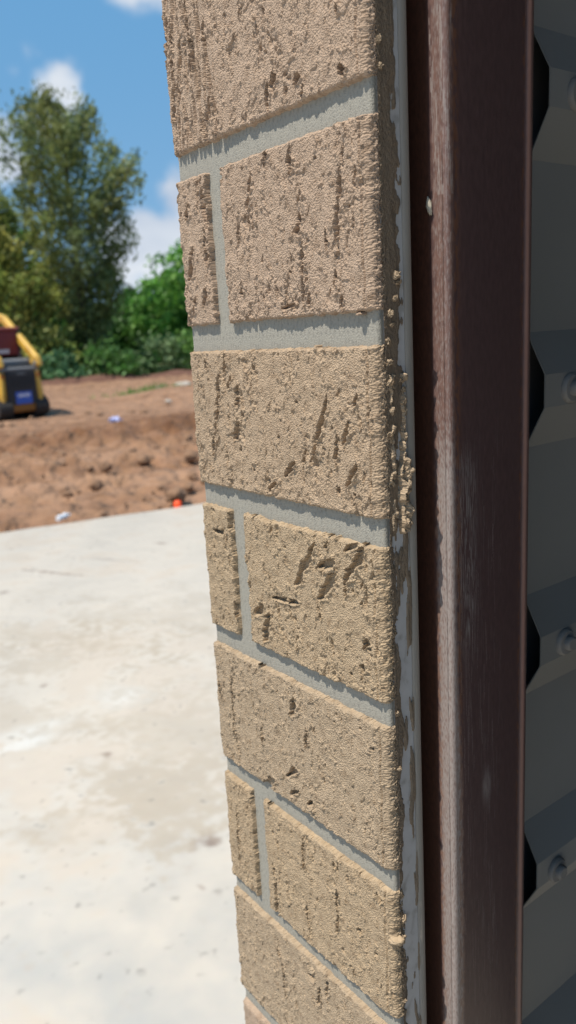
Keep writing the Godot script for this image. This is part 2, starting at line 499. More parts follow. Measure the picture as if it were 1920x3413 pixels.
func brick_relief(s0: float, s1: float, v0: float, v1: float, key: String, step: float, nz: Array, corner: bool, y_eye: float) -> ArrayMesh:
	var grain: FastNoiseLite = nz[0]
	var roll: FastNoiseLite = nz[1]
	var edge: FastNoiseLite = nz[2]
	var a0 := s0 - 1.2
	var a1 := s1 + (6.0 if corner else 1.2)
	var b0 := v0 - 1.2
	var b1 := v1 + 1.2
	var ni := int((a1 - a0) / step) + 1
	var nj := int((b1 - b0) / step) + 1
	var H := PackedFloat32Array()
	H.resize(ni * nj)
	var smoother := key in ["5", "6L", "6R", "7"]
	var left_rake := 1.0 if key == "1" else 0.0
	for j in nj:
		var v := b0 + j * step
		for i in ni:
			var s := a0 + i * step
			var low := roll.get_noise_2d(s, v)
			var mid := roll.get_noise_2d(s * 4.0 + 200.0, v * 3.2)
			var gr := grain.get_noise_2d(s, v)
			var pit := grain.get_noise_2d(s * 0.42 + 500.0, v * 0.12)
			var rag := smoothstep(-0.15, 0.5, roll.get_noise_2d(s * 0.8 + 900.0, v * 0.4))
			if smoother:
				rag *= 0.55
			var h := 2.8 + 0.6 * low + (0.14 + 0.42 * rag) * mid + (0.24 + 0.18 * rag) * gr
			var torn := roll.get_noise_2d(s * 2.1 + 1500.0, v * 1.5) + 0.22 * edge.get_noise_2d(s * 0.9, v * 0.9 + 50.0) + 0.10 * gr
			h -= 0.9 * smoothstep(0.27, 0.31, torn) * rag
			h += 0.5 * smoothstep(-0.40, -0.43, torn)
			var need := 0.60 - 0.26 * rag
			if pit > need:
				h -= minf((pit - need) * 14.0, 1.7)
			if mid > 0.42:
				h += (mid - 0.42) * 1.6
			if left_rake > 0.0 and s < -88.0:
				h -= maxf(0.0, grain.get_noise_2d(s * 0.5 + 40.0, v * 0.045) - 0.03) * 6.5 * smoothstep(-86.0, -96.0, s)
			var ev := edge.get_noise_2d(s * 0.55, v * 0.3) * (0.5 + 0.9 * rag)
			var e := minf(v - v0, v1 - v) + 1.0 * ev + 0.16 * gr
			var es := edge.get_noise_2d(s * 0.3 + 300.0, v * 0.5) * (0.5 + 0.8 * rag)
			e = minf(e, s - s0 + 0.8 * es + 0.10 * gr)
			if corner:
				var er := edge.get_noise_2d(s * 0.5 + 700.0, v * 0.6)
				e = minf(e, s1 + 3.4 + 2.0 * er - s)
				if s > -4.0:
					h = lerpf(h, 0.62 + 0.5 * edge.get_noise_2d(s * 0.3 + 700.0, v * 0.2) + 0.45 * gr + 0.35 * mid, smoothstep(-2.6, 0.4, s))
				# the line a tape left just before the corner
				var tp := absf(s + 3.6 + 0.6 * low)
				if tp < 0.45:
					h -= 0.9
			else:
				e = minf(e, s1 - s + 0.9 * es + 0.10 * gr)
			if e < 0.0:
				h = -0.5
			else:
				h *= 0.72 + 0.28 * smoothstep(0.0, 0.9, e)
			H[j * ni + i] = h
	if MARKS.has(key):
		var mk: Array = MARKS[key]
		for g in mk[0]:
			var p := Vector2(g[0], g[1])
			var q := Vector2(g[2], g[3])
			var w: float = g[4] * 1.5
			var lo := Vector2(minf(p.x, q.x), minf(p.y, q.y)) - Vector2.ONE * (w * 3.0)
			var hi := Vector2(maxf(p.x, q.x), maxf(p.y, q.y)) + Vector2.ONE * (w * 3.0)
			for j in range(maxi(int((lo.y - b0) / step), 0), mini(int((hi.y - b0) / step) + 1, nj)):
				for i in range(maxi(int((lo.x - a0) / step), 0), mini(int((hi.x - a0) / step) + 1, ni)):
					var x := Vector2(a0 + i * step, b0 + j * step)
					var t := clampf((x - p).dot(q - p) / (q - p).length_squared(), 0.0, 1.0)
					var bend := 0.7 * w * edge.get_noise_2d(p.x * 7.0, x.y * 0.45) + 0.4 * edge.get_noise_2d(p.x * 3.0, x.y * 1.4)
					var wide := w * (0.85 + 0.75 * edge.get_noise_2d(p.x * 5.0 + 40.0, x.y * 0.55)) * (0.55 + 0.45 * smoothstep(0.0, 0.18, minf(t, 1.0 - t)))
					var d := (x + Vector2(bend, 0.0) - p.lerp(q, t)).length() / maxf(wide, 0.35) + 0.30 * grain.get_noise_2d(x.x * 0.7, x.y * 0.7)
					var k := j * ni + i
					if H[k] > 0.3:
						H[k] = maxf(H[k] - (2.5 + 0.35 * w) * (1.0 - smoothstep(0.84, 1.0, d)), 0.25)
						if d > 1.0 and d < 2.0 and x.x > p.lerp(q, t).x:
							H[k] += 0.6 * sin((d - 1.0) * PI)
		for g in mk[1]:
			stamp(H, ni, nj, a0, b0, step, g, -1.0, edge)
		for g in mk[2]:
			stamp(H, ni, nj, a0, b0, step, g, 1.0, edge)
	var pos := PackedVector3Array()
	var uv := PackedVector2Array()
	pos.resize(ni * nj)
	uv.resize(ni * nj)
	for j in nj:
		var v := b0 + j * step
		for i in ni:
			var s := a0 + i * step
			var f := coat_point(s, H[j * ni + i])
			pos[j * ni + i] = Vector3(f.x * MM, y_eye + v * MM, f.y * MM)
			uv[j * ni + i] = Vector2(s / 48.0, -v / 48.0)
	return sheet_mesh(pos, uv, ni, nj)

func stamp(H: PackedFloat32Array, ni: int, nj: int, a0: float, b0: float, step: float, g: Array, way: float, edge: FastNoiseLite) -> void:
	var r: float = g[2] * (0.8 if way < 0.0 else 0.85)
	for j in range(maxi(int((g[1] - 2.0 * r - b0) / step), 0), mini(int((g[1] + 2.0 * r - b0) / step) + 1, nj)):
		for i in range(maxi(int((g[0] - 2.0 * r - a0) / step), 0), mini(int((g[0] + 2.0 * r - a0) / step) + 1, ni)):
			var dx: float = a0 + i * step - g[0]
			var dy: float = b0 + j * step - g[1]
			var d := sqrt(dx * dx + dy * dy) / r + 0.4 * edge.get_noise_2d(dx * 2.0 + g[0] * 9.0, dy * 2.0)
			if d < 1.0:
				var k := j * ni + i
				if way < 0.0:
					if H[k] > 0.3:
						H[k] = maxf(H[k] - 2.2 * sqrt(1.0 - d * d), 0.3)
				else:
					H[k] = maxf(H[k], 2.4) + r * 0.95 * sqrt(1.0 - d * d)

func brick_wall_end() -> void:
	var o := thing("brick_wall_end", "narrow tan brick-textured wall end with grey joints and crusty corner, in full sun", "wall", WALL, TURN)
	var grain := FastNoiseLite.new()
	grain.seed = 3
	grain.frequency = 0.62
	grain.fractal_octaves = 3
	grain.fractal_gain = 0.55
	var roll := FastNoiseLite.new()
	roll.seed = 4
	roll.frequency = 0.06
	roll.fractal_octaves = 3
	var edge := FastNoiseLite.new()
	edge.seed = 6
	edge.frequency = 0.33
	edge.fractal_octaves = 3
	var nz := [grain, roll, edge]
	# the grey board, its face faintly uneven, its corner rounded
	var pos := PackedVector3Array()
	var uv := PackedVector2Array()
	var sv := PackedFloat32Array()
	for k in 90:
		sv.append(-127.0 + 125.0 * k / 89.0)
	for k in 9:
		sv.append(-1.5 + 2.36 * (k + 0.5) / 9.0)
	for k in 4:
		sv.append(1.2 + k * 3.4)
	var rows := 560
	var y_top := 2500.0
	for j in rows + 2:
		var v := -390.0 + 560.0 * (j - 1) / (rows - 1)
		if j == 0:
			v = -EYE * 1000.0
		elif j == rows + 1:
			v = y_top - EYE * 1000.0
		for s in sv:
			var h := 0.0
			if s < -2.0:
				h = 0.05 * grain.get_noise_2d(s * 0.35, v * 0.16) + 0.05 * grain.get_noise_2d(s * 0.9, v * 0.4)
			var f := coat_point(s, h)
			pos.append(Vector3(f.x * MM, EYE + v * MM, f.y * MM))
			uv.append(Vector2(s / 40.0, -v / 40.0))
	part("backing_board", sheet_mesh(pos, uv, sv.size(), rows + 2), M.mortar, o)
	# the board's thickness: painted side, rounded bead, back
	part("board_core", extrude(PackedVector2Array([Vector2(-0.0005, -0.0123), Vector2(-0.127, -0.0123), Vector2(-0.127, -0.0005)]), 0.0, 2.5, false, false), M.mortar, o)
	var side := PackedVector3Array()
	var suv := PackedVector2Array()
	for j in 2:
		for i in 2:
			side.append(Vector3(0.00025, 0.0 if j == 0 else 2.5, -0.0021 - 0.0104 * i))
			suv.append(Vector2(i * 0.25, j * 40.0))
	part("painted_side", sheet_mesh(side, suv, 2, 2), M.trim, o)
	var bead := PackedVector2Array()
	for k in 9:
		var a := PI * k / 8.0
		bead.append(Vector2(0.0002 + 0.0011 * sin(a), -0.0146 + 0.0020 * cos(a)))
	bead.append(Vector2(-0.127, -0.0166))
	part("edge_bead", extrude(bead, 0.0, 2.5, false, true), M.bead, o)
	# courses: bricks laid whole and in pieces by turns
	var bottoms := [81.0, 6.2, -69.0, -143.0, -218.0, -291.2, -364.5]
	var tops := [144.5, 69.8, -6.0, -80.0, -153.5, -228.2, -300.2]
	for k in 7:
		var m: Material = M["coat%d" % [0, 0, 1, 2, 3, 2, 3][k]]
		if k % 2 == 0:
			part("brick", brick_relief(-127.0, 0.0, bottoms[k], tops[k], str(k + 1), STEP, nz, true, EYE), m, o)
		else:
			part("brick", brick_relief(-127.0, -102.3, bottoms[k], tops[k], "%dL" % (k + 1), STEP, nz, false, EYE), m, o)
			part("brick", brick_relief(-91.0, 0.0, bottoms[k], tops[k], "%dR" % (k + 1), STEP, nz, true, EYE), m, o)
	# the courses above and below the picture, plainer, from three shared shapes
	var whole := brick_relief(-127.0, 0.0, 0.0, 63.5, "", 1.6, nz, true, 0.0)
	var left := brick_relief(-127.0, -102.3, 0.0, 63.5, "", 1.6, nz, false, 0.0)
	var right := brick_relief(-91.0, 0.0, 0.0, 63.5, "", 1.6, nz, true, 0.0)
	for k in range(-13, 14):
		var v := 81.0 - 74.3 * k if k < 0 else -364.5 - 74.3 * (k + 1)
		if v < -EYE * 1000.0 + 5.0 or v > y_top - EYE * 1000.0 - 65.0:
			continue
		var odd := absi(k) % 2 == 1
		for sh in ([left, right] if odd else [whole]):
			part("brick", sh, M["coat%d" % (absi(k) % 4)], o).position.y = EYE + v * MM
	coating_on_side(o, grain, edge)

func coating_on_side(o: Node3D, grain: FastNoiseLite, edge: FastNoiseLite) -> void:
	# tan coating smeared over the painted side: a sheet that rises out of the paint where there is coating
	var step := 0.3
	var ni := int(11.6 / step)
	var nj := int(540.0 / step)
	var pos := PackedVector3Array()
	var uv := PackedVector2Array()
	pos.resize(ni * nj)
	uv.resize(ni * nj)
	for j in nj:
		var v := -375.0 + j * step
		# how far the smear reaches from the corner, and how much of it breaks up into patches
		var reach := 9.2 + 3.2 * edge.get_noise_2d(3.0, v * 0.12)
		if v < -20.0:
			reach = lerpf(9.5, 4.0, smoothstep(-20.0, -85.0, v)) + 3.0 * edge.get_noise_2d(30.0, v * 0.15)
		if v < -200.0:
			reach = 2.6 + 3.0 * edge.get_noise_2d(60.0, v * 0.2)
		for i in ni:
			var w := 0.7 + i * step
			var n := edge.get_noise_2d(w * 0.55, v * 0.10)
			var n2 := edge.get_noise_2d(w * 0.9 + 90.0, v * 0.35)
			var e := reach - w + 2.2 * n + 1.3 * n2
			# long drips further out
			var drip := edge.get_noise_2d(w * 0.42 + 400.0, v * 0.075)
			if v < -70.0 and v > -190.0:
				e = maxf(e, (drip - 0.09) * 14.0 * smoothstep(12.5, 10.5, w))
			elif v <= -190.0:
				e = maxf(e, (drip - 0.24) * 10.0)
			var h := -0.35
			if e > 0.0:
				h = minf(0.28 + 0.22 * e, 0.75) + 0.22 * grain.get_noise_2d(w, v * 0.7)
				if w < 2.5:
					h += 0.5 * absf(grain.get_noise_2d(w + 40.0, v))
			pos[j * ni + i] = Vector3((0.25 + h) * MM, EYE + v * MM, -(1.0 + w) * MM)
			uv[j * ni + i] = Vector2(w / 48.0, -v / 48.0)
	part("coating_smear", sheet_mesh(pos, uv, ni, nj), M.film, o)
	# a torn mass of coating pressed out at eye level
	nj = int(70.0 / step)
	pos.resize(ni * nj)
	uv.resize(ni * nj)
	for j in nj:
		var v := -82.0 + j * step
		var big := smoothstep(-42.0, -52.0, v)
		var half := lerpf(1.0, 2.4, big) + 1.1 * edge.get_noise_2d(80.0, v * 0.35)
		for i in ni:
			var w := 0.7 + i * step
			var h := -0.6
			var q := half - absf(w - lerpf(9.2, 8.7, big)) + 0.8 * edge.get_noise_2d(w * 0.8 + 60.0, v * 0.6)
			q = minf(q, (v + 75.5) * 0.8 + 0.9 * edge.get_noise_2d(w * 0.9, 77.0))
			q = minf(q, -16.0 - v)
			if q > 0.0:
				h = (1.8 + 1.3 * big) * smoothstep(0.0, 0.6, q) + 2.3 * edge.get_noise_2d(w * 0.55 + 20.0, v * 0.5 + 40.0) + 0.35 * grain.get_noise_2d(w, v)
			q = 1.2 - absf(w - 3.6) + 2.2 * edge.get_noise_2d(w * 0.4 + 10.0, v * 0.3 + 7.0)
			if q > 0.0 and v > -74.0 and v < -16.0:
				h = maxf(h, 1.3 * smoothstep(0.0, 0.7, q) + 1.2 * edge.get_noise_2d(w * 0.8 + 120.0, v * 0.7))
			pos[j * ni + i] = Vector3((0.25 + h) * MM, EYE + v * MM, -(1.0 + w) * MM)
			uv[j * ni + i] = Vector2(w / 48.0, -v / 48.0)
	part("coating_mass", sheet_mesh(pos, uv, ni, nj), M.coat3, o)
	# lumps of coating that stick to the side: depth behind the face, height, radius
	var k := 0
	for l in [[7.6, 18.0, 1.6, 1.4], [8.8, 15.5, 1.3, 1.4], [7.0, 10.0, 1.2, 1.0], [4.4, 5.0, 1.6, 0.9], [5.4, 1.0, 1.2, 0.8], [3.2, -4.5, 1.5, 0.8], [3.2, -12.0, 1.6, 0.8], [9.6, -18.5, 1.3, 0.9], [10.3, -22.0, 1.2, 0.9], [3.4, -19.0, 1.6, 0.8], [3.0, -38.0, 1.6, 0.8], [2.6, 92.0, 1.3, 0.7], [2.8, 84.0, 1.2, 0.7], [3.0, -172.0, 1.3, 0.7], [3.4, -242.0, 1.7, 0.9], [2.2, -251.0, 1.6, 0.8], [2.6, -283.0, 1.4, 0.7], [3.0, -148.0, 1.3, 0.7]]:
		k += 1
		var q := part("coating_lump", lump_mesh(l[2] * 0.62 * MM, 1.35, 700 + k, 44, 30, Vector3(0.75, 1.35, 1.1)), M.coat3, o)
		q.position = Vector3((l[3] + 0.5) * MM, EYE + l[1] * MM, -l[0] * MM)
		q.rotation = Vector3(k * 1.3, k * 0.7, k * 2.1)

# ---------------------------------------------------------------- the rusty column
func steel_column() -> void:
	var o := thing("steel_column", "maroon primed steel column with a scraped rusty edge, standing between the brick wall end and the grey metal sheet", "column", WALL, TURN)
	var p := PackedVector2Array()
	p.append(Vector2(-0.0195, -0.0262))
	p.append(Vector2(-0.005, -0.0262))
	p.append(Vector2(0.0040, -0.0261))
	for k in 8:
		var a := PI * 0.5 * k / 7.0
		p.append(Vector2(0.0068 + 0.0023 * sin(a), -0.0284 + 0.0023 * cos(a)))
	p.append(Vector2(0.0091, -0.045))
	for q in [Vector2(0.0090, -0.0688), Vector2(0.0088, -0.0697), Vector2(0.0093, -0.0703), Vector2(0.0099, -0.0712), Vector2(0.0101, -0.0722), Vector2(0.0098, -0.0735), Vector2(0.0088, -0.0747), Vector2(0.0070, -0.0752)]:
		p.append(q)
	p.append(Vector2(-0.008, -0.0752))
	var m := extrude(p, 0.0, 2.6, false, true, 52)
	# uv: the profile length counted from the front, height as in the primer's picture
	var arr := m.surface_get_arrays(0)
	var uv: PackedVector2Array = arr[Mesh.ARRAY_TEX_UV]
	for i in uv.size():
		uv[i] = Vector2(uv[i].x / 0.080, (0.180 - (uv[i].y - EYE)) / 0.560)
	arr[Mesh.ARRAY_TEX_UV] = uv
	var am := ArrayMesh.new()
	am.add_surface_from_arrays(Mesh.PRIMITIVE_TRIANGLES, arr)
	part("column_shell", am, M.steel, o)
	var st := begin()
	box(st, Vector3(-0.0735, 1.3, -0.0505), Vector3(0.105, 2.6, 0.046), 0.002)
	part("column_back", done(st), mat(Color(0.08, 0.05, 0.045), 0.7), o)
	var sp := part("paint_drop", lump_mesh(0.0013, 0.5, 77, 14, 10, Vector3(0.8, 2.4, 0.7)), mat(Color(0.40, 0.37, 0.30), 0.5), o)
	sp.position = Vector3(0.0012, EYE + 0.0415, -0.0256)
	sp.rotation.z = 0.15

# ---------------------------------------------------------------- the metal building behind
func metal_building() -> void:
	var o := thing("metal_building", "dark grey metal wall with horizontal ribs and screws, right of the maroon column", "building", WALL, TURN)
	# ribbed sheet: pans at x = -20 mm, ribs 10 mm proud, one every 126.5 mm
	var prof := []                                     # (y, x)
	var y := 0.0
	var ribs := []
	for k in range(-11, 13):
		ribs.append(EYE + 0.0945 - 0.1265 * k)
	ribs.sort()
	prof.append(Vector2(0.0, -0.020))
	for r in ribs:
		if r < 0.05 or r > 2.55:
			continue
		prof.append(Vector2(r - 0.0265, -0.020))
		prof.append(Vector2(r - 0.0075, -0.0100))
		prof.append(Vector2(r + 0.0075, -0.0100))
		prof.append(Vector2(r + 0.0265, -0.020))
	prof.append(Vector2(2.6, -0.020))
	var st := begin()
	st.set_smooth_group(-1)
	var w0 := -0.1125
	var w1 := -3.0
	for i in prof.size() - 1:
		var a: Vector2 = prof[i]
		var b: Vector2 = prof[i + 1]
		quad(st, Vector3(a.y, a.x, w0), Vector3(b.y, b.x, w0), Vector3(b.y, b.x, w1), Vector3(a.y, a.x, w1), Vector2(0, a.x), Vector2(0, b.x), Vector2(2.9, b.x), Vector2(2.9, a.x))
		quad(st, Vector3(a.y - 0.0006, a.x, w0), Vector3(a.y - 0.0006, a.x, w1), Vector3(b.y - 0.0006, b.x, w1), Vector3(b.y - 0.0006, b.x, w0), Vector2(0, a.x), Vector2(2.9, a.x), Vector2(2.9, b.x), Vector2(0, b.x))
		quad(st, Vector3(a.y - 0.0006, a.x, w0), Vector3(b.y - 0.0006, b.x, w0), Vector3(b.y, b.x, w0), Vector3(a.y, a.x, w0))
	part("ribbed_sheet", done(st), M.sheet, o)
	st = begin()
	box(st, Vector3(-0.0855, 1.3, -0.19), Vector3(0.10, 2.6, 0.235), 0.002)  # added filler that keeps light out from behind the sheet
	part("gap_filler", done(st), M.inside, o)
	for r in ribs:
		if r < 0.6 or r > 1.9:
			continue
		for w in [-0.1315 if r > EYE - 0.2 else -0.1285, -0.45]:
			var head := begin()
			tube(head, [Vector3(0, 0, 0), Vector3(0.0026, 0, 0), Vector3(0.0032, 0, 0)], [0.0040, 0.0040, 0.0032], 6)
			var s := part("screw", done(head), M.screw, o)
			s.position = Vector3(-0.0078, r - 0.001 * (int(r * 100.0) % 4), w)
			s.rotation.x = r * 9.0
			var ws := begin()
			tube(ws, [Vector3(-0.0022, 0, 0), Vector3(-0.0008, 0, 0), Vector3(0.0002, 0, 0)], [0.0070, 0.0070, 0.0060], 24)
			part("washer", done(ws), M.screw, s)
	# unseen shell added to darken the doorway side: roof, back and the wall across
	st = begin()
	box(st, Vector3(1.1, 2.66, -1.32), Vector3(2.5, 0.10, 3.5), 0.01)
	part("unseen_roof", done(st), M.inside, o)
	st = begin()
	box(st, Vector3(0.5, 1.3, -3.05), Vector3(1.2, 2.6, 0.10), 0.01)
	part("unseen_back_wall", done(st), M.inside, o)
	st = begin()
	box(st, Vector3(1.15, 1.3, -1.3), Vector3(0.10, 2.6, 3.3), 0.01)
	part("unseen_cross_wall", done(st), M.inside, o)

# ---------------------------------------------------------------- ground
func spaced(cuts: Array) -> PackedFloat32Array:
	# [from, to, step] runs joined
	var o := PackedFloat32Array()
	for c in cuts:
		var x: float = c[0]
		while x < c[1] - 1e-4:
			o.append(x)
			x += c[2]
	o.append(cuts[-1][1])
	return o

func slab_edge(x: float) -> float:
	# z of the far edge of the concrete
	return -6.03 - (x + 2.28) * 0.437

func ground() -> void:
	var n := FastNoiseLite.new()
	n.seed = 21
	n.frequency = 0.11
	n.fractal_octaves = 5
	n.fractal_gain = 0.55
	var rough := FastNoiseLite.new()
	rough.seed = 22
	rough.frequency = 1.3
	rough.fractal_octaves = 4
	var xs := spaced([[-400, -100, 60], [-100, -30, 14], [-30, -14, 1.0], [-14, 0.5, 0.085], [0.5, 10, 1.0], [10, 100, 15], [100, 400, 60]])
	var zs := spaced([[-500, -100, 80], [-100, -50, 10], [-50, -30, 0.8], [-30, -16, 0.2], [-16, -5.5, 0.085], [-5.5, 6, 1.5], [6, 100, 20]])
	var ni := xs.size()
	var nj := zs.size()
	var pos := PackedVector3Array()
	var uv := PackedVector2Array()
	var col := PackedColorArray()
	pos.resize(ni * nj)
	uv.resize(ni * nj)
	col.resize(ni * nj)
	for j in nj:
		# rows run from near to far so that the sheet faces up
		var z := zs[nj - 1 - j]
		for i in ni:
			var x := xs[i]
			var h := -0.14
			var away := slab_edge(x) - z
			var dark := 0.0
			if away > -0.3 and x > -30.0 and x < 12.0 and z > -52.0:
				var big := n.get_noise_2d(x, z)
				var ro := rough.get_noise_2d(x * 0.8, z * 1.5)
				var amp := smoothstep(0.0, 1.2, away)
				h += 0.10 * amp + 0.10 * big * amp
				var dark0 := clampf(0.5 + 1.6 * rough.get_noise_2d(x * 0.35 + 200.0, z * 0.8), 0.0, 1.0)
				# ruts run along the slab
				var along := away + 0.35 * n.get_noise_2d(x * 0.6, z * 0.2 + 50.0)
				var calm := 1.0 - smoothstep(7.5, 10.0, along) * (1.0 - smoothstep(20.0, 26.0, along)) * 0.75
				h += 0.06 * ro * amp * calm
				h += 0.09 * exp(-pow((along - 3.9) / 0.5, 2.0)) * (0.7 + 1.2 * rough.get_noise_2d(x * 2.0, z * 2.0 + 9.0))
				h += 0.09 * exp(-pow((along - 2.2) / 0.25, 2.0)) * (0.9 + 0.4 * ro)
				h -= 0.07 * exp(-pow((along - 2.9) / 0.35, 2.0))
				h += 0.07 * exp(-pow((along - 5.9) / 0.9, 2.0)) * maxf(0.0, 0.6 + 2.0 * ro)
				# the spoil heap on the right
				var hp := exp(-pow((x + 1.9) / 2.2, 2.0)) * exp(-pow((along - 6.6) / 1.5, 2.0))
				h += 0.20 * hp * (0.75 + 0.7 * rough.get_noise_2d(x * 1.9 + 30.0, z * 1.4))
				h += 0.075 * rough.get_noise_2d(x * 3.3 + 70.0, z * 3.3) * amp * calm * (0.5 + dark0)
				h += 0.28 * exp(-pow((x + 2.6) / 1.6, 2.0)) * exp(-pow((z + 21.0) / 1.5, 2.0))
				dark = clampf(0.35 * exp(-pow((along - 8.4) / 0.9, 2.0)) + 0.3 * exp(-pow((along - 1.2) / 0.6, 2.0)) + 0.35 * exp(-pow((along - 3.6) / 0.8, 2.0)) + 0.8 * hp + 0.4 * exp(-pow((along - 5.9) / 0.8, 2.0)) + 0.5 * big + 0.45 * (dark0 - 0.4), 0.0, 1.0)
				if away < 0.25:
					h = minf(h, -0.03)
			if z < -38.0:
				h += 0.02 * (-38.0 - z) * smoothstep(-38.0, -60.0, z)
			var o := j * ni + i
			pos[o] = Vector3(x, h, z)
			uv[o] = Vector2(x / 5.0, z / 5.0)
			var k := Color(0.292, 0.174, 0.106).lerp(Color(0.150, 0.072, 0.035), dark)
			if z < -33.0:
				k = k.lerp(Color(0.06, 0.09, 0.03), smoothstep(-33.0, -36.0, z))
			col[o] = k
	var dirt := StandardMaterial3D.new()
	dirt.vertex_color_use_as_albedo = true
	dirt.roughness = 1.0
	dirt.albedo_texture = noise_tex(51, 0.02, 6, 512, ramp2([[0.0, 0.55, 0.50, 0.46], [0.4, 0.88, 0.87, 0.86], [0.7, 1.0, 1.0, 1.0], [1.0, 1.0, 1.0, 1.0]]))
	with_bump(dirt, noise_tex(52, 0.03, 5, 512), 11.0)
	structure("ground", sheet_mesh(pos, uv, ni, nj, col), dirt)
	# the concrete slab, 12 cm thick, its far edge slightly ragged
	var st := begin()
	var e := PackedVector2Array()
	var x0 := -30.0
	while x0 <= 12.0:
		e.append(Vector2(x0, slab_edge(x0) + 0.05 * n.get_noise_2d(x0 * 9.0, 3.0)))
		x0 += 0.15 if x0 > -6.0 and x0 < 1.0 else 2.0
	for i in e.size() - 1:
		var a := e[i]
		var b := e[i + 1]
		quad(st, Vector3(a.x, 0, 14), Vector3(a.x, 0, a.y), Vector3(b.x, 0, b.y), Vector3(b.x, 0, 14), Vector2(a.x, 14), a, b, Vector2(b.x, 14))
		quad(st, Vector3(b.x, -0.13, b.y), Vector3(b.x, 0, b.y), Vector3(a.x, 0, a.y), Vector3(a.x, -0.13, a.y), b, b, a, a)
	st.generate_normals()
	var slab := st.commit()
	var arr := slab.surface_get_arrays(0)
	var suv: PackedVector2Array = arr[Mesh.ARRAY_TEX_UV]
	for i in suv.size():
		suv[i] = Vector2((suv[i].x + 4.0) / 8.0, (suv[i].y + 7.5) / 8.0)
	arr[Mesh.ARRAY_TEX_UV] = suv
	var am := ArrayMesh.new()
	am.add_surface_from_arrays(Mesh.PRIMITIVE_TRIANGLES, arr)
	var cm := mat(Color(1, 1, 1), 0.85)
	cm.albedo_texture = concrete_picture()
	with_bump(cm, noise_tex(53, 0.05, 5, 512), 0.4)
	structure("concrete_slab", am, cm)
	# low bank of dark soil along the trees
	var bp := PackedVector3Array()
	var bu := PackedVector2Array()
	var nb := 120
	for j in 9:
		for i in nb:
			var x := -24.0 + 26.0 * i / (nb - 1)
			var t := j / 8.0
			var z := -31.0 - (x + 9.0) * 0.35 - 1.6 * t
			bp.append(Vector3(x, -0.12 + (0.26 + 0.16 * n.get_noise_2d(x * 6.0, 9.0)) * sin(PI * t) + 0.06 * rough.get_noise_2d(x * 2.0, t * 5.0), z))
			bu.append(Vector2(x / 3.0, t))
	var bank_mat := mat(Color(0.12, 0.06, 0.042), 1.0)
	structure("earth_bank", sheet_mesh(bp, bu, nb, 9), bank_mat)

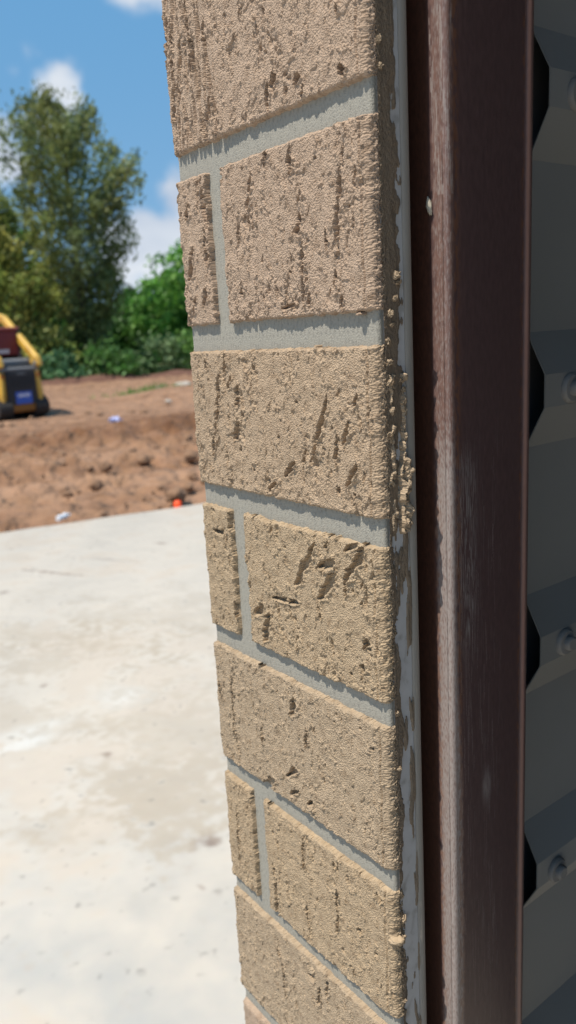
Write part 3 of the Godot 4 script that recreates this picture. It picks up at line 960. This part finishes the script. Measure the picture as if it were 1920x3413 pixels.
func concrete_picture() -> ImageTexture:
	# 8 m by 8 m of slab: x from -4 to 4, z from -7.5 to 0.5
	var w := 1024
	var a := FastNoiseLite.new()
	a.seed = 61
	a.frequency = 0.7
	a.fractal_octaves = 5
	var b := FastNoiseLite.new()
	b.seed = 62
	b.frequency = 2.6
	b.fractal_octaves = 5
	b.fractal_gain = 0.6
	var c := FastNoiseLite.new()
	c.seed = 63
	c.frequency = 14.0
	c.fractal_octaves = 3
	var im := Image.create(w, w, false, Image.FORMAT_RGB8)
	# stains the photograph shows: x, z, half width, half depth, turn, strength, kind (0 mud, 1 pale, 2 beige)
	var stains := [[-0.71, -2.95, 0.09, 0.11, 0.0, 0.4, 1], [-0.99, -2.74, 0.11, 0.04, 0.5, 0.5, 1], [-1.01, -2.62, 0.10, 0.035, 0.6, 0.45, 1], [-0.28, -1.98, 0.035, 0.035, 0.0, 0.8, 0], [-0.68, -2.51, 0.035, 0.018, -0.5, 0.75, 0], [-1.53, -4.83, 0.22, 0.02, -0.45, 0.55, 0], [-0.93, -5.42, 0.05, 0.02, -0.3, 0.6, 0], [-1.2, -5.05, 0.22, 0.02, -0.45, 0.3, 0], [-1.72, -4.47, 0.05, 0.03, 0.0, 0.5, 0], [-1.08, -3.11, 0.02, 0.02, 0.0, 0.5, 0], [-0.24, -1.78, 0.018, 0.014, 0.0, 0.6, 0], [-0.29, -1.80, 0.02, 0.008, -0.6, 0.5, 0], [-1.0, -3.5, 0.35, 0.22, 0.3, 0.55, 2], [-1.25, -3.7, 0.4, 0.12, -0.4, 0.5, 2], [-0.45, -2.6, 0.3, 0.5, 0.2, 0.5, 2], [-0.40, -2.25, 0.25, 0.2, 0.0, 0.5, 2], [-0.6, -3.9, 0.6, 0.25, -0.4, 0.35, 2], [-1.3, -2.9, 0.5, 0.12, -0.3, 0.4, 2], [-0.7, -2.1, 0.16, 0.10, 0.4, 0.35, 2]]
	for y in w:
		var z := -7.5 + 8.0 * y / w
		for x in w:
			var px := -4.0 + 8.0 * x / w
			var na := a.get_noise_2d(px, z)
			var nb := b.get_noise_2d(px, z)
			var k := Vector3(0.60, 0.548, 0.472) * (1.0 + 0.08 * na + 0.09 * nb)
			k = k.lerp(Vector3(0.56, 0.48, 0.39), clampf(smoothstep(0.02, 0.5, nb + 0.8 * na) * 0.6, 0.0, 1.0))
			k = k.lerp(Vector3(0.40, 0.42, 0.42), smoothstep(-3.0, -0.8, z) * clampf(0.42 - nb, 0.0, 1.0) * 0.7)
			var nc := 0.0
			if z > -5.8 and z < -1.0 and px > -2.6 and px < 0.5:
				nc = c.get_noise_2d(px, z)
				for s in stains:
					var dx: float = px - s[0]
					var dz: float = z - s[1]
					var far: float = s[2] * 2.6 + s[3] * 2.6
					if absf(dx) < far and absf(dz) < far:
						var ca := cos(s[4] as float)
						var sa := sin(s[4] as float)
						var u: float = (dx * ca - dz * sa) / s[2]
						var v: float = (dx * sa + dz * ca) / s[3]
						var f: float = s[5] * (1.0 - smoothstep(0.35, 1.5, sqrt(u * u + v * v) + 1.5 * nb + 1.1 * nc))
						k = k.lerp([Vector3(0.22, 0.155, 0.12), Vector3(0.74, 0.76, 0.74), Vector3(0.47, 0.40, 0.31)][s[6]], clampf(f, 0.0, 1.0))
			else:
				nc = c.get_noise_2d(px, z)
			if nc > 0.50:
				k *= 1.0 - (nc - 0.50) * 1.6
			im.set_pixel(x, y, Color(k.x, k.y, k.z).linear_to_srgb())
	return ImageTexture.create_from_image(im)

# ---------------------------------------------------------------- trees and shrubs
func leaf_material(back: float) -> StandardMaterial3D:
	var m := StandardMaterial3D.new()
	m.vertex_color_use_as_albedo = true
	m.roughness = 0.6
	m.cull_mode = BaseMaterial3D.CULL_DISABLED
	m.backlight_enabled = true
	m.backlight = Color(back, back, back)
	return m

# half of what a leaf gives back passes through it
func leaf(p: PackedVector3Array, c: PackedColorArray, at: Vector3, size: float, color: Color, lean: Vector3) -> void:
	# a small diamond leaf, any way up, drawn out along lean
	var x := Vector3(rng.randf_range(-1, 1), rng.randf_range(-1, 1), rng.randf_range(-1, 1)).normalized()
	var y := (Vector3(rng.randf_range(-1, 1), rng.randf_range(-1, 1), rng.randf_range(-1, 1)) * 0.8 + lean).normalized()
	x = (x - y * x.dot(y)).normalized()
	x *= size * 0.5
	y *= size * rng.randf_range(0.7, 1.2)
	for v in [at - y, at + x, at + y, at - y, at + y, at - x]:
		p.append(v)
		c.append(color)

func leaf_mesh(p: PackedVector3Array, c: PackedColorArray) -> ArrayMesh:
	var n := PackedVector3Array()
	n.resize(p.size())
	for i in range(0, p.size(), 3):
		var d := (p[i + 2] - p[i]).cross(p[i + 1] - p[i]).normalized()
		n[i] = d
		n[i + 1] = d
		n[i + 2] = d
	var arr := []
	arr.resize(Mesh.ARRAY_MAX)
	arr[Mesh.ARRAY_VERTEX] = p
	arr[Mesh.ARRAY_NORMAL] = n
	arr[Mesh.ARRAY_COLOR] = c
	var m := ArrayMesh.new()
	m.add_surface_from_arrays(Mesh.PRIMITIVE_TRIANGLES, arr)
	return m

func sprayed_tree(label: String, at: Vector3, height: float, envelope: Array, sprays: int, per: int, size: float, tones: Array, trunk: float, bare: float, loose: float) -> void:
	# limbs leave the trunk and carry feathery sprays that end on the envelope [height, radius to the left, radius to the right]
	var o := thing("tree", label, "tree", at, 0.0, "trees behind the building site")
	var wood := begin()
	tube(wood, [Vector3.ZERO, Vector3(0.05, height * 0.3, 0), Vector3(-0.05, height * 0.62, 0.05), Vector3(0.1, height * 0.93, 0)], [trunk, trunk * 0.8, trunk * 0.45, 0.03], 8)
	var p := PackedVector3Array()
	var c := PackedColorArray()
	for k in sprays:
		var t := pow((k + rng.randf()) / sprays, 0.85)
		var hy := lerpf(bare, 1.0, t) * height
		var ang := rng.randf_range(0, TAU)
		var rad := 0.0
		for e in envelope.size() - 1:
			if hy / height >= envelope[e][0] and hy / height <= envelope[e + 1][0]:
				var f: float = (hy / height - envelope[e][0]) / (envelope[e + 1][0] - envelope[e][0])
				var side := 0.5 + 0.5 * sin(ang)
				rad = lerpf(lerpf(envelope[e][1], envelope[e][2], side), lerpf(envelope[e + 1][1], envelope[e + 1][2], side), f)
		rad *= rng.randf_range(0.45, 1.12)
		var tip := Vector3(sin(ang) * rad, hy, cos(ang) * rad)
		var root := Vector3(0, maxf(hy - rad * rng.randf_range(0.5, 1.1) - 0.4, bare * height * 0.75), 0)
		var mid := root.lerp(tip, 0.5) + Vector3(0, -0.12 * rad, 0)
		if k % 2 == 0:
			tube(wood, [root, mid, tip], [trunk * 0.2 * (1.1 - t * 0.7), trunk * 0.12 * (1.1 - t * 0.7), 0.012], 5, false)
		var tone: Color = tones[rng.randi() % tones.size()]
		tone = tone * rng.randf_range(0.75, 1.2)
		var lean := (tip - root).normalized() + Vector3(0, 0.5, 0)
		for l in per:
			var s := pow(rng.randf(), 0.6)
			var q := mid.lerp(tip, s) if rng.randf() < 0.8 else root.lerp(mid, s)
			var w := loose * (0.35 + 0.75 * sin(PI * clampf(s, 0.08, 0.92)))
			q += Vector3(rng.randfn(0, w), rng.randfn(0, w * 1.15), rng.randfn(0, w))
			leaf(p, c, q, size * rng.randf_range(0.6, 1.4), tone * rng.randf_range(0.8, 1.2), lean * 0.7)
	part("trunk", done(wood), M.bark, o)
	part("crown", leaf_mesh(p, c), M.leaf, o)

func clumped(called: String, label: String, category: String, group: String, at: Vector3, balls: Array, clumps: int, per: int, size: float, tones: Array, trunk: float) -> void:
	# broad crowns and shrubs: leaf clumps scattered near the skin of several overlapping balls [centre, radii]
	var o := thing(called, label, category, at, 0.0, group)
	var wood := begin()
	var p := PackedVector3Array()
	var c := PackedColorArray()
	for b in balls:
		var bc: Vector3 = b[0]
		var br: Vector3 = b[1]
		tube(wood, [Vector3(bc.x * 0.12, 0, bc.z * 0.12), Vector3(bc.x * 0.35, bc.y * 0.5, bc.z * 0.4), bc], [trunk, trunk * 0.6, trunk * 0.2], 6, false)
		for k in int(clumps * br.x * br.y / 4.0) + 4:
			var d := Vector3(rng.randfn(), rng.randfn(), rng.randfn()).normalized()
			var cc := bc + d * br * pow(rng.randf_range(0.25, 1.0), 0.5) * rng.randf_range(0.9, 1.1)
			if cc.y < 0.1:
				continue
			var tone: Color = tones[rng.randi() % tones.size()]
			tone = tone * rng.randf_range(0.7, 1.25)
			var w := rng.randf_range(0.14, 0.34) * minf(1.0, br.y)
			for l in per:
				leaf(p, c, cc + Vector3(rng.randfn(0, w), rng.randfn(0, w * 0.7), rng.randfn(0, w)), size * rng.randf_range(0.6, 1.4), tone * rng.randf_range(0.8, 1.2), Vector3.ZERO)
	part("trunk" if category == "tree" else "stem", done(wood), M.bark, o)
	part("crown" if category == "tree" else "foliage", leaf_mesh(p, c), M.leaf, o)

func trees() -> void:
	M.bark = mat(Color(0.085, 0.065, 0.05), 0.95)
	M.leaf = leaf_material(0.9)
	var olive := [Color(0.205, 0.255, 0.085), Color(0.18, 0.24, 0.085), Color(0.235, 0.27, 0.09), Color(0.15, 0.21, 0.085)]
	var yellow := [Color(0.30, 0.35, 0.085), Color(0.25, 0.33, 0.08), Color(0.33, 0.345, 0.095), Color(0.22, 0.305, 0.08)]
	var bright := [Color(0.12, 0.32, 0.052), Color(0.145, 0.35, 0.06), Color(0.10, 0.27, 0.05), Color(0.175, 0.37, 0.068)]
	var bluish := [Color(0.11, 0.245, 0.11), Color(0.09, 0.21, 0.095), Color(0.125, 0.27, 0.12)]
	sprayed_tree("tallest tree, olive green and feathery with sky showing through, behind the yellow loader", Vector3(-8.6, -0.1, -36.0), 11.7, [[0.0, 1.2, 0.5], [0.18, 2.2, 0.9], [0.35, 3.3, 1.7], [0.5, 3.9, 2.4], [0.68, 3.9, 3.3], [0.85, 3.2, 3.1], [0.95, 2.5, 2.0], [1.0, 1.5, 0.9]], 118, 215, 0.105, olive, 0.24, 0.1, 0.29)
	sprayed_tree("yellowish olive tree left of the tallest tree, its crown hanging nearly to the ground", Vector3(-11.6, -0.1, -34.0), 7.6, [[0.0, 2.2, 1.6], [0.2, 2.9, 2.5], [0.5, 2.9, 2.7], [0.75, 2.3, 2.1], [0.92, 1.3, 1.2], [1.0, 0.3, 0.3]], 115, 210, 0.11, yellow, 0.2, 0.06, 0.28)
	clumped("tree", "bright green round tree close to the brick wall end, right of the tallest tree", "tree", "trees behind the building site", Vector3(-4.0, 0.3, -42.0), [[Vector3(0, 3.4, 0), Vector3(2.4, 2.9, 2.2)], [Vector3(-1.9, 2.4, 0.3), Vector3(1.7, 1.9, 1.6)], [Vector3(2.3, 2.8, 0), Vector3(2.2, 2.6, 2.0)]], 60, 30, 0.17, bright, 0.16)
	clumped("tree", "lower bright green tree in the gap beside the tallest tree", "tree", "trees behind the building site", Vector3(-7.2, 0.3, -43.5), [[Vector3(0, 2.1, 0), Vector3(2.0, 1.9, 1.8)], [Vector3(-2.3, 1.7, 0), Vector3(1.9, 1.7, 1.6)]], 60, 30, 0.17, [Color(0.065, 0.175, 0.035), Color(0.085, 0.205, 0.04), Color(0.055, 0.145, 0.03)], 0.14)
	clumped("tree", "bright green tree at the left edge, behind the olive trees", "tree", "trees behind the building site", Vector3(-16.0, 0.3, -46.0), [[Vector3(0, 4.6, 0), Vector3(3.2, 3.4, 2.6)], [Vector3(3.0, 3.0, 0), Vector3(2.4, 2.6, 2.0)]], 55, 30, 0.19, bright, 0.2)
	clumped("tree", "bright green tree farther right, mostly hidden by the brick wall end", "tree", "trees behind the building site", Vector3(1.6, 0.3, -44.0), [[Vector3(0, 3.4, 0), Vector3(3.0, 3.0, 2.4)]], 40, 26, 0.2, bright, 0.2)
	var g := "shrubs at the foot of the trees"
	clumped("shrub", "bluish green shrub right behind the loader's rear corner", "shrub", g, Vector3(-8.9, -0.1, -32.6), [[Vector3(0, 0.55, 0), Vector3(1.1, 0.75, 0.8)]], 130, 34, 0.11, bluish, 0.03)
	clumped("shrub", "yellow green shrub between the loader and the trunk of the tallest tree", "shrub", g, Vector3(-9.6, -0.1, -33.4), [[Vector3(0, 1.1, 0), Vector3(1.3, 1.3, 0.9)], [Vector3(-1.5, 1.0, 0), Vector3(1.2, 1.1, 0.8)]], 90, 32, 0.12, yellow, 0.03)
	clumped("shrub", "mid green shrub at the foot of the tallest tree", "shrub", g, Vector3(-7.2, -0.1, -33.2), [[Vector3(0, 0.8, 0), Vector3(1.1, 0.95, 0.8)], [Vector3(0.9, 0.5, 0.2), Vector3(0.8, 0.6, 0.7)]], 110, 32, 0.11, [Color(0.08, 0.205, 0.045), Color(0.10, 0.235, 0.05), Color(0.07, 0.16, 0.04)], 0.03)
	clumped("shrub", "greyish green shrub beside the brick wall end, under the bright green round tree", "shrub", g, Vector3(-5.0, -0.1, -34.4), [[Vector3(0, 0.8, 0), Vector3(1.1, 1.0, 0.8)], [Vector3(-1.1, 0.6, 0), Vector3(0.8, 0.7, 0.7)]], 110, 32, 0.11, [Color(0.12, 0.215, 0.085), Color(0.10, 0.19, 0.075), Color(0.16, 0.25, 0.11)], 0.03)
	clumped("shrub", "light green shrub touching the brick wall end at the right of the row", "shrub", g, Vector3(-3.2, -0.1, -35.0), [[Vector3(0, 0.9, 0), Vector3(1.4, 1.1, 0.8)]], 100, 32, 0.12, [Color(0.15, 0.30, 0.07), Color(0.12, 0.25, 0.06)], 0.03)
	clumped("shrub", "dark green shrub at the left edge behind the loader", "shrub", g, Vector3(-13.5, -0.1, -34.0), [[Vector3(0, 1.2, 0), Vector3(1.8, 1.5, 0.9)]], 80, 32, 0.13, olive, 0.03)
	# the wood beyond, one dark mass
	var p := PackedVector3Array()
	var c := PackedColorArray()
	for k in 1500:
		var q := Vector3(rng.randf_range(-38, 16), 0, rng.randf_range(-54, -48))
		q.y = rng.randf_range(0.0, 1.0) * (3.6 + 0.8 * sin(q.x * 0.7) + 0.5 * sin(q.x * 1.9))
		var tone: Color = bright[k % 4] * rng.randf_range(0.4, 0.75)
		for l in 16:
			leaf(p, c, q + Vector3(rng.randfn(0, 0.4), rng.randfn(0, 0.35), rng.randfn(0, 0.4)), 0.36 * rng.randf_range(0.6, 1.4), tone * rng.randf_range(0.8, 1.2), Vector3.ZERO)
	var wd := part("woodland", leaf_mesh(p, c), M.leaf)
	tag(wd, "dark green woodland filling the gaps behind the trees", "woodland")
	wd.set_meta("kind", "stuff")

# ---------------------------------------------------------------- the loader
func along(d: Vector3) -> Basis:
	# y along d, x kept level
	var y := d.normalized()
	return Basis(Vector3.RIGHT, y, Vector3.RIGHT.cross(y))

func loader() -> void:
	var paint := mat(Color(0.66, 0.41, 0.06), 0.42)
	paint.clearcoat_enabled = true
	paint.clearcoat = 0.3
	paint.albedo_texture = noise_tex(71, 0.012, 5, 256, ramp2([[0.0, 0.6, 0.5, 0.42], [0.35, 0.93, 0.93, 0.93], [1.0, 1.0, 1.0, 1.0]]))
	paint.uv1_triplanar = true
	paint.uv1_scale = Vector3.ONE * 0.6
	var black := mat(Color(0.014, 0.015, 0.018), 0.5)
	var grey := mat(Color(0.17, 0.18, 0.19), 0.55)
	var dark := mat(Color(0.03, 0.03, 0.032), 0.8)
	var rubber := mat(Color(0.028, 0.026, 0.025), 0.9)
	var mud := mat(Color(0.10, 0.055, 0.03), 0.95)
	var red := mat(Color(0.15, 0.012, 0.014), 0.5)
	var white := mat(Color(0.75, 0.75, 0.78), 0.5)
	var blue := mat(Color(0.03, 0.10, 0.45), 0.4)
	var glass := mat(Color(0.02, 0.025, 0.03), 0.08)
	var o := thing("skid_steer_loader", "yellow skid steer loader on dark tracks with raised arm and black rear door", "loader", Vector3(-5.40, -0.06, -16.58), deg_to_rad(44.0))
	for s in [-1.0, 1.0]:
		# track: a belt round the undercarriage with cleats
		var st := begin()
		var ring := []
		for k in 28:
			var t := TAU * k / 28.0
			ring.append(Vector3(0, 0.27 + 0.26 * sin(t), -0.78 + 0.86 * signf(cos(t)) * pow(absf(cos(t)), 0.55)))
		for k in 28:
			var a: Vector3 = ring[k]
			var b: Vector3 = ring[(k + 1) % 28]
			var n := ((a + b) * 0.5 - Vector3(0, 0.27, -0.78)).normalized()
			facing(st, [a - Vector3(0.15, 0, 0), b - Vector3(0.15, 0, 0), b + Vector3(0.15, 0, 0), a + Vector3(0.15, 0, 0)], n, Vector3.ZERO, Basis.IDENTITY)
			for w in [-1.0, 1.0]:
				tri(st, a + Vector3(0.15 * w, 0, 0), b + Vector3(0.15 * w, 0, 0), Vector3(0.15 * w, 0.27, -0.78), Vector3(w, 0, 0), Vector3.ZERO, Basis.IDENTITY)
			box(st, (a + b) * 0.5 + n * 0.012, Vector3(0.30, 0.03, 0.07), 0.006, Basis.looking_at((b - a).normalized(), n))
		var tr := part("track", done(st), rubber, o)
		tr.position.x = 0.405 * s
		st = begin()
		for k in 4:
			var z := -0.25 - 0.36 * k
			tube(st, [Vector3(-0.165, 0.2, z), Vector3(0.165, 0.2, z)], [0.13, 0.13], 14)
		part("roller", done(st), dark, tr)
	var st := begin()
	box(st, Vector3(0, 0.60, -0.80), Vector3(0.68, 0.72, 1.56), 0.03)
	part("body", done(st), paint, o)
	st = begin()
	box(st, Vector3(0, 0.27, 0.0), Vector3(0.78, 0.18, 0.10), 0.03)
	part("bumper", done(st), mat(Color(0.24, 0.10, 0.015), 0.7), o)
	# rear uprights either side of the door
	for s in [-1.0, 1.0]:
		st = begin()
		box(st, Vector3(0.40 * s, 0.62, -0.04), Vector3(0.10, 0.74, 0.16), 0.025, Basis(Vector3(0, 0, 1), 0.05 * s))
		part("rear_upright", done(st), paint, o)
		# arm tower on each side
		st = begin()
		var prof := [Vector3(0, 0.16, 0.02), Vector3(0, 1.02, -0.14), Vector3(0, 1.22, -0.12)]
		for k in 2:
			var a: Vector3 = prof[k]
			var b: Vector3 = prof[k + 1]
			box(st, (a + b) * 0.5, Vector3(0.13, a.distance_to(b) + 0.02, 0.20), 0.02, along(b - a))
		var tw := part("arm_tower", done(st), paint, o)
		tw.position = Vector3(0.48 * s, 0, -0.14)
		# lift arm: up and forward from the rear pin, then level, then down to the bucket
		st = begin()
		var path := [Vector3(0, 1.12, 0.05), Vector3(0, 1.24, 0.02), Vector3(0, 2.10, -1.22), Vector3(0, 2.16, -1.45), Vector3(0, 2.14, -2.1), Vector3(0, 1.6, -2.6)]
		for k in path.size() - 1:
			var a: Vector3 = path[k]
			var b: Vector3 = path[k + 1]
			box(st, (a + b) * 0.5, Vector3(0.11, a.distance_to(b) + 0.05, 0.17 if k > 0 else 0.20), 0.02, along(b - a))
		var arm := part("lift_arm", done(st), paint, o)
		arm.position.x = 0.42 * s
		st = begin()
		tube(st, [Vector3(-0.09, 1.16, 0.04), Vector3(0.09, 1.16, 0.04)], [0.05, 0.05], 14)
		part("pin", done(st), grey, arm)
		st = begin()
		tube(st, [Vector3(-0.02, 0.75, -0.35), Vector3(-0.02, 1.15, -0.62)], [0.05, 0.05], 10)
		tube(st, [Vector3(-0.02, 1.15, -0.62), Vector3(-0.02, 1.55, -0.88)], [0.028, 0.028], 10)
		part("lift_cylinder", done(st), dark, arm)
	# rear door with its grille, badge and sticker
	st = begin()
	box(st, Vector3(0.01, 0.67, 0.01), Vector3(0.67, 0.70, 0.08), 0.03)
	var door := part("rear_door", done(st), black, o)
	for k in 9:
		st = begin()
		box(st, Vector3(0, 0.70 + 0.026 * k, 0.052), Vector3(0.56, 0.010, 0.012), 0.002)
		part("louvre", done(st), dark, door)
	st = begin()
	box(st, Vector3(0.02, 0.475, 0.0525), Vector3(0.36, 0.25, 0.004), 0.0)
	part("sticker", done(st), blue, door)
	st = begin()
	for k in 7:
		box(st, Vector3(-0.10 + 0.04 * k, 0.525, 0.0562), Vector3(0.024, 0.055 + 0.012 * (k % 3), 0.003), 0.0)
	part("lettering", done(st), white, door)
	st = begin()
	for k in 4:
		box(st, Vector3(-0.055 + 0.045 * k, 0.965, 0.0525), Vector3(0.022, 0.05, 0.004), 0.0)
	part("badge", done(st), grey, door)
	# engine cover steps
	st = begin()
	box(st, Vector3(0, 1.06, -0.22), Vector3(0.86, 0.08, 0.50), 0.025)
	part("engine_cover", done(st), grey, o)
	st = begin()
	box(st, Vector3(-0.02, 1.19, -0.40), Vector3(0.80, 0.16, 0.46), 0.04)
	part("cooler_hood", done(st), grey, o)
	st = begin()
	box(st, Vector3(-0.02, 1.108, -0.17), Vector3(0.74, 0.03, 0.34), 0.01)
	part("hood_gap", done(st), dark, o)
	# cab: frame, red rear panel, roof
	for c in [Vector3(-0.40, 1.42, -0.68), Vector3(0.40, 1.42, -0.68), Vector3(-0.40, 1.42, -1.5), Vector3(0.40, 1.42, -1.5)]:
		st = begin()
		box(st, c, Vector3(0.07, 0.92, 0.07), 0.012)
		part("cab_post", done(st), black, o)
	st = begin()
	box(st, Vector3(0, 1.60, -0.66), Vector3(0.76, 0.50, 0.04), 0.015)
	var back := part("rear_panel", done(st), red, o)
	st = begin()
	for k in 9:
		box(st, Vector3(-0.27 + 0.05 * k, 1.43, -0.638), Vector3(0.032, 0.075, 0.006), 0.0)
	part("lettering", done(st), white, back)
	st = begin()
	box(st, Vector3(0, 1.895, -1.10), Vector3(0.88, 0.07, 0.96), 0.025)
	part("cab_roof", done(st), mat(Color(0.22, 0.05, 0.05), 0.5), o)
	for s in [-1.0, 1.0]:
		st = begin()
		box(st, Vector3(0.41 * s, 1.42, -1.09), Vector3(0.012, 0.80, 0.74), 0.0)
		part("side_window", done(st), glass, o)
	st = begin()
	box(st, Vector3(-0.572, 0.72, -0.16), Vector3(0.006, 0.17, 0.15), 0.0, Basis(Vector3.RIGHT, -0.18))
	part("sticker", done(st), white, o)
	st = begin()
	tube(st, [Vector3(0.34, 1.1, -0.52), Vector3(0.34, 1.36, -0.50)], [0.035, 0.035], 10)
	part("exhaust", done(st), dark, o)
	for s in [-1.0, 1.0]:
		st = begin()
		box(st, Vector3(0.40 * s, 0.93, 0.05), Vector3(0.07, 0.09, 0.02), 0.005)
		part("tail_light", done(st), mat(Color(0.35, 0.10, 0.02), 0.3), o)
	st = begin()
	box(st, Vector3(0, 1.22, -2.75), Vector3(1.45, 0.5, 0.5), 0.06, Basis(Vector3.RIGHT, 0.3))
	part("bucket", done(st), mud, o)

# ---------------------------------------------------------------- small things lying about
func litter() -> void:
	var foil := mat(Color(0.72, 0.75, 0.80), 0.12)
	foil.metallic_specular = 0.9
	# crushed clear bottle lying on the edge of the slab
	var o := thing("plastic_bottle", "crushed clear plastic bottle on the edge of the concrete slab", "bottle", Vector3(-1.88, -0.01, -6.42), 1.2)
	o.scale = Vector3.ONE * 0.75
	var st := begin()
	tube(st, [Vector3(-0.10, 0.034, 0), Vector3(-0.06, 0.036, 0.005), Vector3(-0.02, 0.030, -0.004), Vector3(0.03, 0.038, 0.003), Vector3(0.065, 0.034, 0), Vector3(0.095, 0.030, 0), Vector3(0.105, 0.030, 0)], [0.030, 0.036, 0.027, 0.037, 0.030, 0.014, 0.013], 9)
	part("bottle_body", done(st), foil, o)
	st = begin()
	tube(st, [Vector3(0.105, 0.03, 0), Vector3(0.122, 0.03, 0)], [0.016, 0.016], 12)
	part("cap", done(st), mat(Color(0.75, 0.75, 0.78), 0.4), o)
	o = thing("wrapper", "crumpled pale blue plastic wrapper lying on the churned dirt", "wrapper", Vector3(-3.05, -0.02, -14.4))
	var wm := part("film", lump_mesh(0.09, 1.3, 801, 16, 10, Vector3(1.2, 0.6, 0.8)), mat(Color(0.36, 0.40, 0.66), 0.4), o)
	wm.position.y = 0.05
	o = thing("marker_cap", "small bright orange marker cap on the far edge of the slab", "marker", Vector3(-0.95, -0.005, -6.66))
	st = begin()
	tube(st, [Vector3(0, 0, 0), Vector3(0, 0.03, 0), Vector3(0, 0.048, 0), Vector3(0, 0.055, 0)], [0.036, 0.035, 0.026, 0.006], 16)
	part("cap", done(st), mat(Color(0.90, 0.085, 0.012), 0.45), o)
	st = begin()
	tube(st, [Vector3(0, -0.12, 0), Vector3(0, 0.01, 0)], [0.012, 0.012], 8)
	part("stake", done(st), mat(Color(0.2, 0.15, 0.1), 0.9), o)
	var spots := [[Vector3(-3.0, -0.02, -24.6), 0.2, "largest white chunk of broken concrete near the grass tuft"], [Vector3(-3.55, -0.02, -23.6), 0.16, "small white chunk of broken concrete left of the largest chunk"], [Vector3(-2.6, 0.02, -18.2), 0.08, "pale chunk of rubble on the dirt in front of the grass tuft"]]
	for k in spots.size():
		o = thing("rubble", spots[k][2], "rubble", spots[k][0], k * 0.8, "pale rubble on the dirt")
		var q := part("chunk", lump_mesh(spots[k][1], 0.6, 820 + k, 12, 8, Vector3(1.3, 0.55, 0.9)), mat(Color(0.40, 0.37, 0.33), 0.9), o)
		q.position.y = spots[k][1] * 0.3
	# grass tuft
	var p := PackedVector3Array()
	var c := PackedColorArray()
	for k in 520:
		var f := Vector3(rng.randfn(0, 0.62), 0.0, rng.randfn(0, 0.22))
		var h := rng.randf_range(0.12, 0.42) * exp(-absf(f.x) * 0.5)
		var tip := f + Vector3(rng.randfn(0, 0.09), h, rng.randfn(0, 0.09))
		var wv := Vector3(rng.randf_range(-1, 1), 0, rng.randf_range(-1, 1)).normalized() * 0.02
		for v in [f - wv, tip, f + wv]:
			p.append(v)
			c.append(Color(0.12, 0.27, 0.05) * rng.randf_range(0.7, 1.3))
	var gm := part("grass", leaf_mesh(p, c), M.leaf)
	gm.position = Vector3(-3.35, -0.03, -22.0)
	tag(gm, "green grass growing on the dirt by the brick wall end", "grass")
	gm.set_meta("kind", "stuff")
	# clods
	var mm := MultiMesh.new()
	mm.transform_format = MultiMesh.TRANSFORM_3D
	mm.mesh = lump_mesh(1.0, 0.8, 840, 12, 8)
	mm.instance_count = 900
	for k in 900:
		var x := rng.randf_range(-9.0, 0.0)
		var away := pow(rng.randf(), 1.3) * 12.0 + 0.25
		var s := 0.015 + 0.075 * pow(rng.randf(), 5.0)
		var y := -0.05
		if away < 0.6:
			y = -0.10
		mm.set_instance_transform(k, Transform3D(Basis.from_euler(Vector3(rng.randf() * 6, rng.randf() * 6, rng.randf() * 6)).scaled(Vector3(s, s * 0.8, s)), Vector3(x, y + s * 0.5, slab_edge(x) - away)))
	var cl := MultiMeshInstance3D.new()
	cl.name = "dirt_clods"
	cl.multimesh = mm
	cl.material_override = mat(Color(0.215, 0.13, 0.08), 1.0)
	add_child(cl)
	tag(cl, "loose clods of brown dirt strewn over the ground", "dirt")
	cl.set_meta("kind", "stuff")
